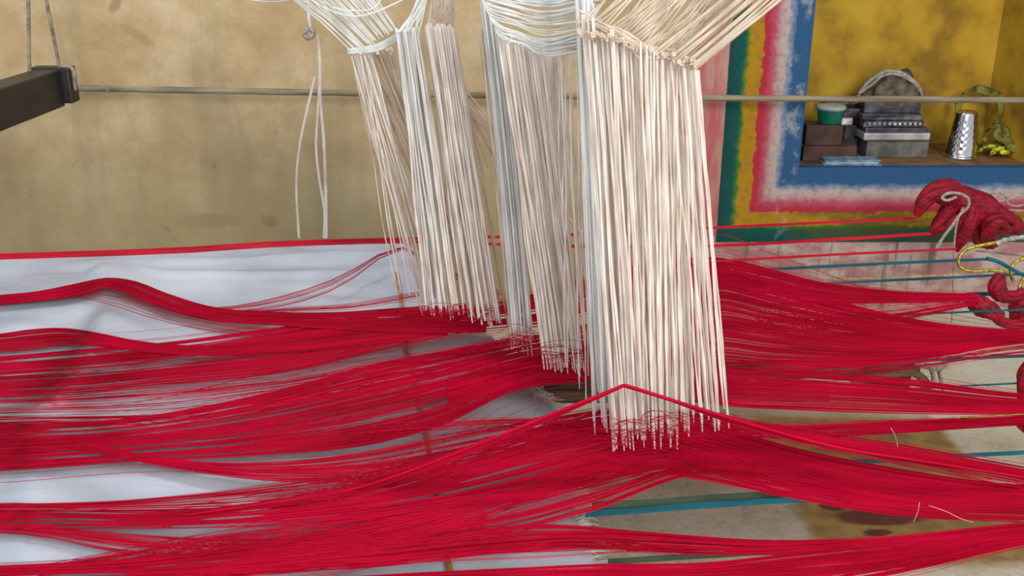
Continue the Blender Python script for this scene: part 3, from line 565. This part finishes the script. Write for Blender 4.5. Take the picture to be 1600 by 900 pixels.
hank(U, [(1462,302,.01),(1500,312,0),(1530,330,0),(1556,342,0),(1582,350,0),(1592,362,0)], [13*k_, 22*k_, 27*k_, 24*k_, 17*k_, 8*k_], 2.13, 2, 9)
hank(U, [(1512,320,-.01),(1512,345,-.015),(1505,368,-.01),(1494,392,0)], [15*k_, 17*k_, 12*k_, 4*k_], 2.12, 3, 7)
hank(U, [(1548,380,0),(1546,356,-.03),(1562,343,-.04),(1582,352,-.02)], [12*k_, 13*k_, 12*k_, 9*k_], 2.12, 4, 7)
hank(U, [(1520,350,.02),(1535,372,.01),(1545,384,0)], [16*k_, 15*k_, 6*k_], 2.12, 5, 6)
Lk = empty('red_yarn_knot', tuple(P(1560, 480, 1.72)), 'loosely twisted dark red yarn knot below the gold loops', 'yarn knot', 'red yarn knots at the right')
k_ = .00115
hank(Lk, [(1510,462,0),(1525,474,0),(1548,484,-.01),(1562,496,-.01)], [7*k_, 14*k_, 14*k_, 10*k_], 1.70, 6, 7)
hank(Lk, [(1562,430,0),(1557,448,-.01),(1566,462,-.01),(1585,462,0),(1600,452,0)], [9*k_, 14*k_, 12*k_, 9*k_, 6*k_], 1.70, 7, 7)
hank(Lk, [(1548,478,.01),(1560,500,0),(1582,507,0),(1612,500,0),(1660,490,0)], [8*k_, 9*k_, 8*k_, 12*k_, 12*k_], 1.70, 8, 7)
hank(Lk, [(1516,478,.02),(1530,486,.02),(1550,490,.02)], [6*k_, 9*k_, 8*k_], 1.72, 9, 6)
hank(Lk, [(1608,460,0),(1590,478,0),(1596,500,0),(1620,505,0)], [14*k_, 13*k_, 13*k_, 12*k_], 1.72, 10, 7)
Rk = empty('red_yarn_knot', tuple(P(1605, 620, 1.35)), 'sliver of dark red yarn knot cut off by the right edge', 'yarn knot', 'red yarn knots at the right')
hank(Rk, [(1612,560,0),(1600,590,0),(1606,630,0),(1598,655,0),(1612,680,0)], [.007, .012, .014, .011, .007], 1.36, 11, 8)
# gold loops
def twist(root, pts, Y, r, m, part, turns=16, n=90):
    c = rope_path(pts, n, Y); T = np.gradient(c, axis=0); T /= np.linalg.norm(T, axis=1)[:, None]; A_ = np.cross(T, [0, 1, .1]); A_ /= np.linalg.norm(A_, axis=1)[:, None]; B_ = np.cross(T, A_); L_ = []
    for k in range(3):
        an = np.linspace(0, turns * 2 * math.pi, n) + k * 2.094; L_.append((c + (A_ * np.cos(an)[:, None] + B_ * np.sin(an)[:, None]) * r * .55, r * .6))
    return tubes(part, L_, m, root, 5)
g = empty('gold_loop', tuple(P(1530, 400, 1.86)), 'large gold cord loop tied to a grey wrapped string at right', 'cord loop', 'gold cord loops')
twist(g, [(1562,378),(1535,383),(1510,390),(1499,402),(1500,417),(1518,424),(1550,423),(1580,426)], 1.86, .0034, M_gold, 'twisted_cord')
tubes('wrapping', [(rope_path([(1556,381),(1575,374),(1605,370),(1650,366)], 20, 1.86), [.005 + .001 * math.sin(i * 1.7) for i in range(20)])], M_string, g, 8)
g = empty('gold_loop', tuple(P(1590, 415, 1.84)), 'smaller gold cord loop cut off by the right edge', 'cord loop', 'gold cord loops')
twist(g, [(1640,395),(1605,402),(1584,412),(1579,428),(1584,440)], 1.84, .0034, M_gold, 'twisted_cord', 10, 60)
g = empty('gold_loop', tuple(P(1595, 445, 1.80)), 'short gold cord curl above the lower red knot', 'cord loop', 'gold cord loops')
twist(g, [(1640,424),(1605,432),(1594,444),(1592,458)], 1.78, .0032, M_gold, 'twisted_cord', 8, 50)
tag(tubes('teal_knot', [(rope_path([(1542,404),(1560,409),(1580,420),(1610,436)], 16, 1.80), .004)], M_teal, sides=6), 'dark teal tail knotted at the large gold loop', 'cord')
s = empty('tied_string', tuple(P(1500, 330, 2.06)), 'off-white string looped over the big dark red knot', 'string', 'off-white strings')
twist(s, [(1494,308),(1480,313),(1472,309),(1482,302),(1500,303),(1513,311),(1512,324),(1500,335),(1488,352),(1470,376),(1464,388)], 2.05, .0032, M_string, 'cord', 16, 90)
twist(s, [(1505,324),(1496,345),(1492,370),(1490,395)], 2.055, .0020, M_string, 'cord_tail', 8, 40)
twist(s, [(1468,380),(1463,390)], 2.05, .0050, M_string, 'knot', 2, 10)
twist(s, [(1490,395),(1489,440),(1487,505)], 2.1, .0013, M_rope, 'hanging_tail', 8, 40)
s = empty('tied_string', tuple(P(1570, 310, 2.2)), 'off-white string loops behind the big dark red knot at the right edge', 'string', 'off-white strings')
twist(s, [(1530,306),(1550,302),(1570,304),(1575,318),(1590,322),(1604,316),(1590,306),(1574,312),(1545,318)], 2.2, .0024, M_string, 'cord', 16, 90)
twist(s, [(1540,325),(1570,328),(1620,330)], 2.2, .0026, M_string, 'cord_tail', 8, 30)
tag(twist(None, [(1525,392),(1560,395),(1600,400),(1660,405)], 2.1, .002, M_rope, 'grey_string', 8, 30), 'grey string running right behind the large gold loop', 'string')

# ------------------------------------------------------------ pole on the wall, hanging strings, dark beam
pole = empty('bamboo_pole', tuple(P(850, 148, 2.36)), 'long thin weathered pole running across in front of the wall', 'pole')
pp = crom([P(-500, 128, 2.38), P(60, 137, 2.37), P(400, 143, 2.37), P(760, 149, 2.37), P(1100, 153, 2.37), P(1400, 155, 2.37), P(2100, 161, 2.37)], 60)
tubes('shaft', [(pp, [.0076 * (1 + .05 * math.sin(i * 1.3)) for i in range(60)])], M_pole, pole, 10)
c = P(166, 139, 2.365); a = np.linspace(0, 2 * math.pi * 2, 26)
tubes('string_tie', [(np.array([(c.x + .0012 * i / 3, c.y + .0085 * math.cos(q), c.z + .0085 * math.sin(q)) for i, q in enumerate(a)]), .0014)], M_string, pole, 5)
hs = empty('hanging_string', tuple(P(500, 150, 2.18)), 'knotted off-white strings hanging against the beige wall', 'string')
for pts, r in (([(478,-60),(482,20),(486,45),(496,60),(500,100),(500,150),(506,220),(509,300),(510,372)], .0042), ([(500,110),(497,170),(494,230),(499,280),(507,330),(506,372)], .0034), ([(492,120),(478,180),(468,230),(463,290),(467,372)], .0034)):
    twist(hs, pts, 2.18, r * .85, M_cord, 'strand', 26, 110)
twist(hs, [(476,52),(484,44),(490,52),(482,60),(474,54)], 2.17, .005, M_string, 'knot', 4, 24)
a_, b_ = P(98, 107, 1.70), P(0, 150, 1.47); dirv = Vector((b_.x - a_.x, b_.y - a_.y, 0)).normalized(); nrm = Vector((-dirv.y, dirv.x, 0)) * (1 if -dirv.y < 0 else 1)
if nrm.x > 0: nrm = -nrm
beam = empty('hanging_beam', tuple(a_), 'dark wooden loom bar hung on two cords at upper left', 'beam')
hh = a_.z - P(97, 166, 1.70).z
def prism(name, s0, s1, z0, z1, d, m, off=0, z0b=None):
    o0 = a_ + dirv * s0 + nrm * off; o1 = a_ + dirv * s1 + nrm * off; v = []
    zb = z0 if z0b is None else z0b
    for o_, zl in ((o0, z0), (o1, zb)):
        for (k, z) in ((0, zl), (d, zl), (d, z1), (0, z1)): q = o_ + nrm * k; v.append((q.x, q.y, z))
    return mesh(name, v, [(0,1,2,3),(7,6,5,4),(0,4,5,1),(1,5,6,2),(2,6,7,3),(3,7,4,0)], m, beam, bevel=.003)
prism('bar', 0.010, 0.95, a_.z - hh * .97, a_.z, .046, M_dark, z0b=a_.z - hh * .9)
prism('end_cap', -0.020, 0.012, a_.z - hh * .90, a_.z + .003, .066, M_dark, off=-.014)
def hcord(pts, r=.0026): twist(beam, pts, 1.0, r, M_rope, 'hanging_cord', 1, 4)
for (p0, p1, s, nn_) in (((56, -80), (99, 110), 0.004, .003), ((43, -80), (52, 112), 0.03, .043)):
    q = a_ + dirv * s + nrm * nn_; top = P(p0[0], p0[1], q.y); c = crom([top, (top + Vector((q.x, q.y, a_.z))) / 2, Vector((q.x, q.y, a_.z - .001))], 30)
    tubes('hanging_cord', [(c, .0032)], M_rope, beam, 6)
    lp = [q + nrm * (-.021) + Vector((0, 0, a_.z - q.z - z)) for z in (0, .03, .056)] if s < .02 else None
    if lp: tubes('hanging_cord', [(crom([Vector((q.x, q.y, a_.z + .003))] + lp, 14), .0036)], M_rope, beam, 6)

# ------------------------------------------------------------ low wooden beam behind, with a rope
lb = empty('floor_beam', tuple(Pz(1150, 620, .05)), 'old grey wooden beam low behind the tallest white cords', 'beam')
q0, q1 = P(780, 610, 1.62), P(1470, 585, 1.80)
def beam2(name, p0, p1, h, d, m):
    v = []
    for p in (p0, p1):
        for (dy, dz) in ((0, -h), (d, -h), (d, 0), (0, 0)): v.append((p.x, p.y + dy, p.z + dz))
    return mesh(name, v, [(0,1,2,3),(7,6,5,4),(0,4,5,1),(1,5,6,2),(2,6,7,3),(3,7,4,0)], m, lb, bevel=.004)
beam2('upper_rail', P(800, 592, 1.55), P(1440, 572, 1.68), .020, .05, M_wood)
beam2('lower_rail', P(800, 614, 1.53), P(1300, 612, 1.60), .022, .05, M_wood)
for x in (1010,):
    if x > 1200: continue
    p = P(x, 588, 1.62); box('post', (p.x - .02, p.y, 0), (p.x + .02, p.y + .04, p.z), M_dark, lb)
p = P(1400, 590, 1.72); box('dark_block', (p.x - .07, p.y, p.z-.03), (p.x + .03, p.y + .06, p.z + .012), M_dark, lb)
ar = rope_path([(1330,597),(1370,588),(1420,582),(1440,590),(1452,606)], 20, 1.64)
tag(tubes('bent_stick', [(ar, .0075)], M_wood, sides=8), 'bent grey stick lying behind the right red section', 'stick')
rp = empty('tied_rope', tuple(P(1455, 578, 1.62)), 'short grey rope knot dangling over the pale floor at right', 'rope')
twist(rp, [(1428,566),(1445,571),(1465,575),(1480,566)], 1.62, .006, M_string, 'rope_knot', 5, 40)
twist(rp, [(1454,574),(1458,590),(1456,612)], 1.62, .0035, M_string, 'rope_tail', 5, 30)
twist(rp, [(1466,575),(1470,592),(1474,612)], 1.62, .0035, M_string, 'rope_tail', 5, 30)

# ------------------------------------------------------------ things on the niche ledge
def onl(px, py):                            # point on the ledge
    return Pz(px, py, zn)
def px2m(Y): return Y / F * 1.01
def nb(name, x0, x1, ytop, ybot, Y, dep, m, parent=None, bevel=.003, rz=0, jit=0, zb=None):
    a = P(x0, ybot, Y); b = P(x1, ytop, Y)
    return box(name, (a.x, Y, a.z if zb is None else zb), (b.x, Y + dep, b.z), m, parent, bevel, rz, jit)
Y1 = onl(1300, 252).y
lb1 = nb('wooden_block', 1253, 1340, 229, 255, Y1, .09, M_brown, zb=zn, rz=.02); tag(lb1, 'lower brown block at the left end of the niche ledge', 'block', 'brown blocks')
ztop = P(1300, 229, Y1).z
b2 = box('wooden_block', (P(1263, 200, Y1).x, Y1 + .01, ztop), (P(1321, 200, Y1).x, Y1 + .075, P(1300, 196, Y1 + .01).z), M_brown, bevel=.003, rz=-.03); tag(b2, 'upper brown block carrying the green jar', 'block', 'brown blocks')
zt2 = P(1300, 196, Y1 + .01).z; gp = P(1296, 190, Y1 + .04)
jar = empty('green_jar', (gp.x, Y1 + .04, zt2), 'small green plastic jar with a pale lid on the stacked brown blocks', 'jar')
gh = P(1296, 166, Y1 + .04).z - zt2
lathe('body', (gp.x, Y1 + .04, zt2), [(0, 0), (.026, 0), (.029, .004), (.034, gh - .012), (.034, gh - .006)], M_green, jar)
lathe('lid', (gp.x, Y1 + .04, zt2), [(.034, gh - .008), (.038, gh - .006), (.038, gh), (.034, gh + .003), (0, gh + .004)], M_capw, jar)
sc = empty('scrap_stack', tuple(P(1328, 225, Y1 + .10)), 'small stack of dull metal scraps between green jar and tin stack', 'scraps')
sc.location.z = ztop
nb('scrap', 1316, 1338, 196, 231, Y1 + .095, .05, M_iron, sc, jit=.002)
nb('scrap', 1313, 1334, 184, 196, Y1 + .09, .05, M_lid, sc, jit=.003)
nb('scrap', 1318, 1346, 170, 184, Y1 + .095, .05, M_iron, sc, jit=.003)
nb('scrap', 1290, 1336, 160, 166, Y1 + .13, .05, M_iron, sc, jit=.003)
sc.location.z = zn
for ch in sc.children: ch.location.z += ztop - zn
box('scrap', (P(1316,230,Y1+.1).x, Y1 + .095, zn), (P(1338,230,Y1+.1).x, Y1 + .145, ztop), M_iron, sc)
Yt = onl(1400, 247).y + .0
def lay(x0, x1, y0, y1, name, m, Y=Yt, zb=None, cat='tin', label='', dep=.12, jit=0):
    o = nb(name, x0, x1, y0, y1, Y, dep, m, None, .003, random.uniform(-.03, .03), jit, zb); tag(o, label, cat, 'stack of tins in the niche'); return o
lay(1353, 1453, 221, 247, 'metal_box', M_greyb, zb=zn, cat='box', label='dull grey metal box at the bottom of the niche stack')
t1 = empty('metal_tin', tuple(P(1400, 221, Yt)), 'shallow tin with a shiny lip, second from the bottom of the niche stack', 'tin', 'stack of tins in the niche')
nb('lid', 1349, 1455, 208, 220, Yt - .008, .135, M_lid, t1, .004); nb('base', 1352, 1452, 200, 208, Yt, .12, M_iron, t1, .002)
lay(1349, 1444, 189, 199.5, 'metal_plate', M_iron, Y=Yt + .005, cat='plate', label='ridged dark metal plate in the middle of the niche stack', jit=.005)
lay(1347, 1441, 178, 188.5, 'metal_tray', M_iron, Y=Yt + .012, cat='tray', label='grey metal tray near the top of the niche stack', jit=.006)
lay(1352, 1441, 157, 177.5, 'metal_case', M_iron, Y=Yt + .02, cat='case', label='black case under the roped bundle in the niche', jit=.003)
rg = empty('ridge_strip', tuple(P(1400, 194, Yt)), 'row of small bright metal clips along the ridged plate', 'clips', 'stack of tins in the niche')
for k in range(11): nb('clip', 1356 + k * 8, 1361 + k * 8, 191.5, 196, Yt - .002, .006, M_lid, rg, .001, jit=.0008)
bd = empty('roped_bundle', tuple(P(1395, 157, Yt + .07)), 'dusty dark bundle tied round with pale rope on top of the niche stack', 'bundle')
cc = P(1395, 158, Yt + .07); V = []; Fc = []; nx, nyy = 40, 16
for j in range(nyy):
    th = j / (nyy - 1) * math.pi / 2
    for i in range(nx):
        a = i * 2 * math.pi / nx; n_ = 1 + .28 * noise.noise(Vector((math.cos(a) * 2, math.sin(a) * 2, th * 2)))
        V.append((cc.x + .078 * math.cos(a) * math.cos(th) * n_, cc.y + .055 * math.sin(a) * math.cos(th) * n_, cc.z + .072 * math.sin(th) * n_))
for j in range(nyy - 1):
    for i in range(nx): a = j*nx + i; b = j*nx + (i+1) % nx; Fc.append((a, b, b + nx, a + nx))
mesh('wrapped_body', V, Fc, M_lump, bd, smoothf=True)
twist(bd, [(1338,160),(1345,142),(1362,124),(1385,112),(1410,115),(1432,132),(1444,155)], Yt + .045, .0048, M_string, 'rope', 14, 90)
twist(bd, [(1342,146),(1362,132),(1378,119),(1400,116),(1424,127),(1438,142)], Yt + .035, .0036, M_string, 'rope', 12, 80)
nbk = empty('blue_notebook', (*onl(1332, 259)[:2], zn), 'folded pale blue paper packet at the front of the niche ledge', 'packet')
pa, pb = onl(1287, 258), onl(1377, 258)
box('cover', (pa.x, pa.y - .008, zn), (pb.x, pa.y + .055, zn + .004), M_blue, nbk, .0015, -.05)
box('cover', (pa.x + .004, pa.y - .006, zn + .009), (pb.x - .004, pa.y + .05, zn + .013), M_blue, nbk, .0015, -.02)
box('sheets', (pa.x + .006, pa.y - .002, zn + .004), (pb.x - .008, pa.y + .05, zn + .009), M_capw, nbk, .001, -.03)
tb = onl(1505, 248); th_ = P(1505, 177, tb.y).z - zn; m_ = px2m(tb.y)
tum = empty('steel_tumbler', (tb.x, tb.y + .02, zn), 'upturned shiny steel tumbler with dimpled sides on the ledge', 'tumbler')
def dimp(a, j, z):
    k = math.cos(a * 14) * math.cos(z / .0085 * math.pi); return -.0010 * max(0, k) if .02 < z < th_ - .02 and -2.6 < a - 4.7 < 2.6 else 0
prof = [(.029*1.0+.0125, 0), (.0435, .003), (.0415, .008)] + [(.0415 - .0145 * (k / 30), .008 + (th_ - .012) * k / 30) for k in range(31)] + [(.026, th_ - .001), (.023, th_ + .002), (0, th_ + .002)]
lathe('body', (tb.x, tb.y + .02, zn), prof, M_steel, tum, 112, dimp)
rag = empty('olive_rag', (*onl(1560, 246)[:2], zn), 'tangled olive and yellow rag heaped beside the steel tumbler', 'rag')
rY = onl(1560, 246).y
def strip(pts, wd, Y, m, part='strip'):
    q = crom([P(x, y, Y + dy) for x, y, dy in pts], 30); V = []; Fc = []
    for i, p in enumerate(q):
        s = math.sin(i * .7) * .006
        for (a, b) in ((-1, 0), (-.35, .004), (.35, -.004), (1, .002)): V.append((p[0] + wd * a * .6 + s, p[1] + b + s, max(zn + .002, p[2] + wd * a * .6)))
    for i in range(29):
        for j in range(3): a = i*4 + j; Fc.append((a, a + 1, a + 5, a + 4))
    o = mesh(part, V, Fc, m, rag, smoothf=True); s_ = o.modifiers.new('s', 'SOLIDIFY'); s_.thickness = .003; return o
strip([(1497,176,.10),(1498,158,.10),(1508,145,.10),(1525,139,.10),(1547,144,.10),(1562,157,.10),(1565,174,.09),(1552,190,.08)], .013, rY, M_olive)
strip([(1540,205,.06),(1556,196,.04),(1574,212,.03),(1566,228,.03),(1550,222,.04)], .010, rY, M_olive)
strip([(1552,190,.05),(1562,212,.02),(1580,228,0),(1598,240,-.01),(1615,246,0)], .013, rY, M_olive)
strip([(1535,215,.04),(1545,232,.02),(1575,238,.01),(1600,228,.02)], .008, rY, M_olive)
strip([(1550,240,0),(1560,232,-.01),(1572,240,-.01)], .008, rY, M_yel, 'yellow_scrap')
strip([(1530,236,.03),(1545,228,.02),(1562,238,.01)], .006, rY, M_yel, 'yellow_scrap')

for pts, lb_ in (([(1392,668),(1399,682),(1403,700),(1405,712)], 'pale curved filament standing off the red threads above the ochre patch'),
                 ([(1452,790),(1480,800),(1500,810),(1520,816)], 'pale straight filament slanting over the lower right red section'),
                 ([(1437,785),(1434,800),(1428,815)], 'short pale filament hanging beside the slanting one')):
    tag(tubes('filament', [(crom([Pz(x, y, .345) for x, y in pts], 12), .0004)], M_cordc), lb_, 'filament')
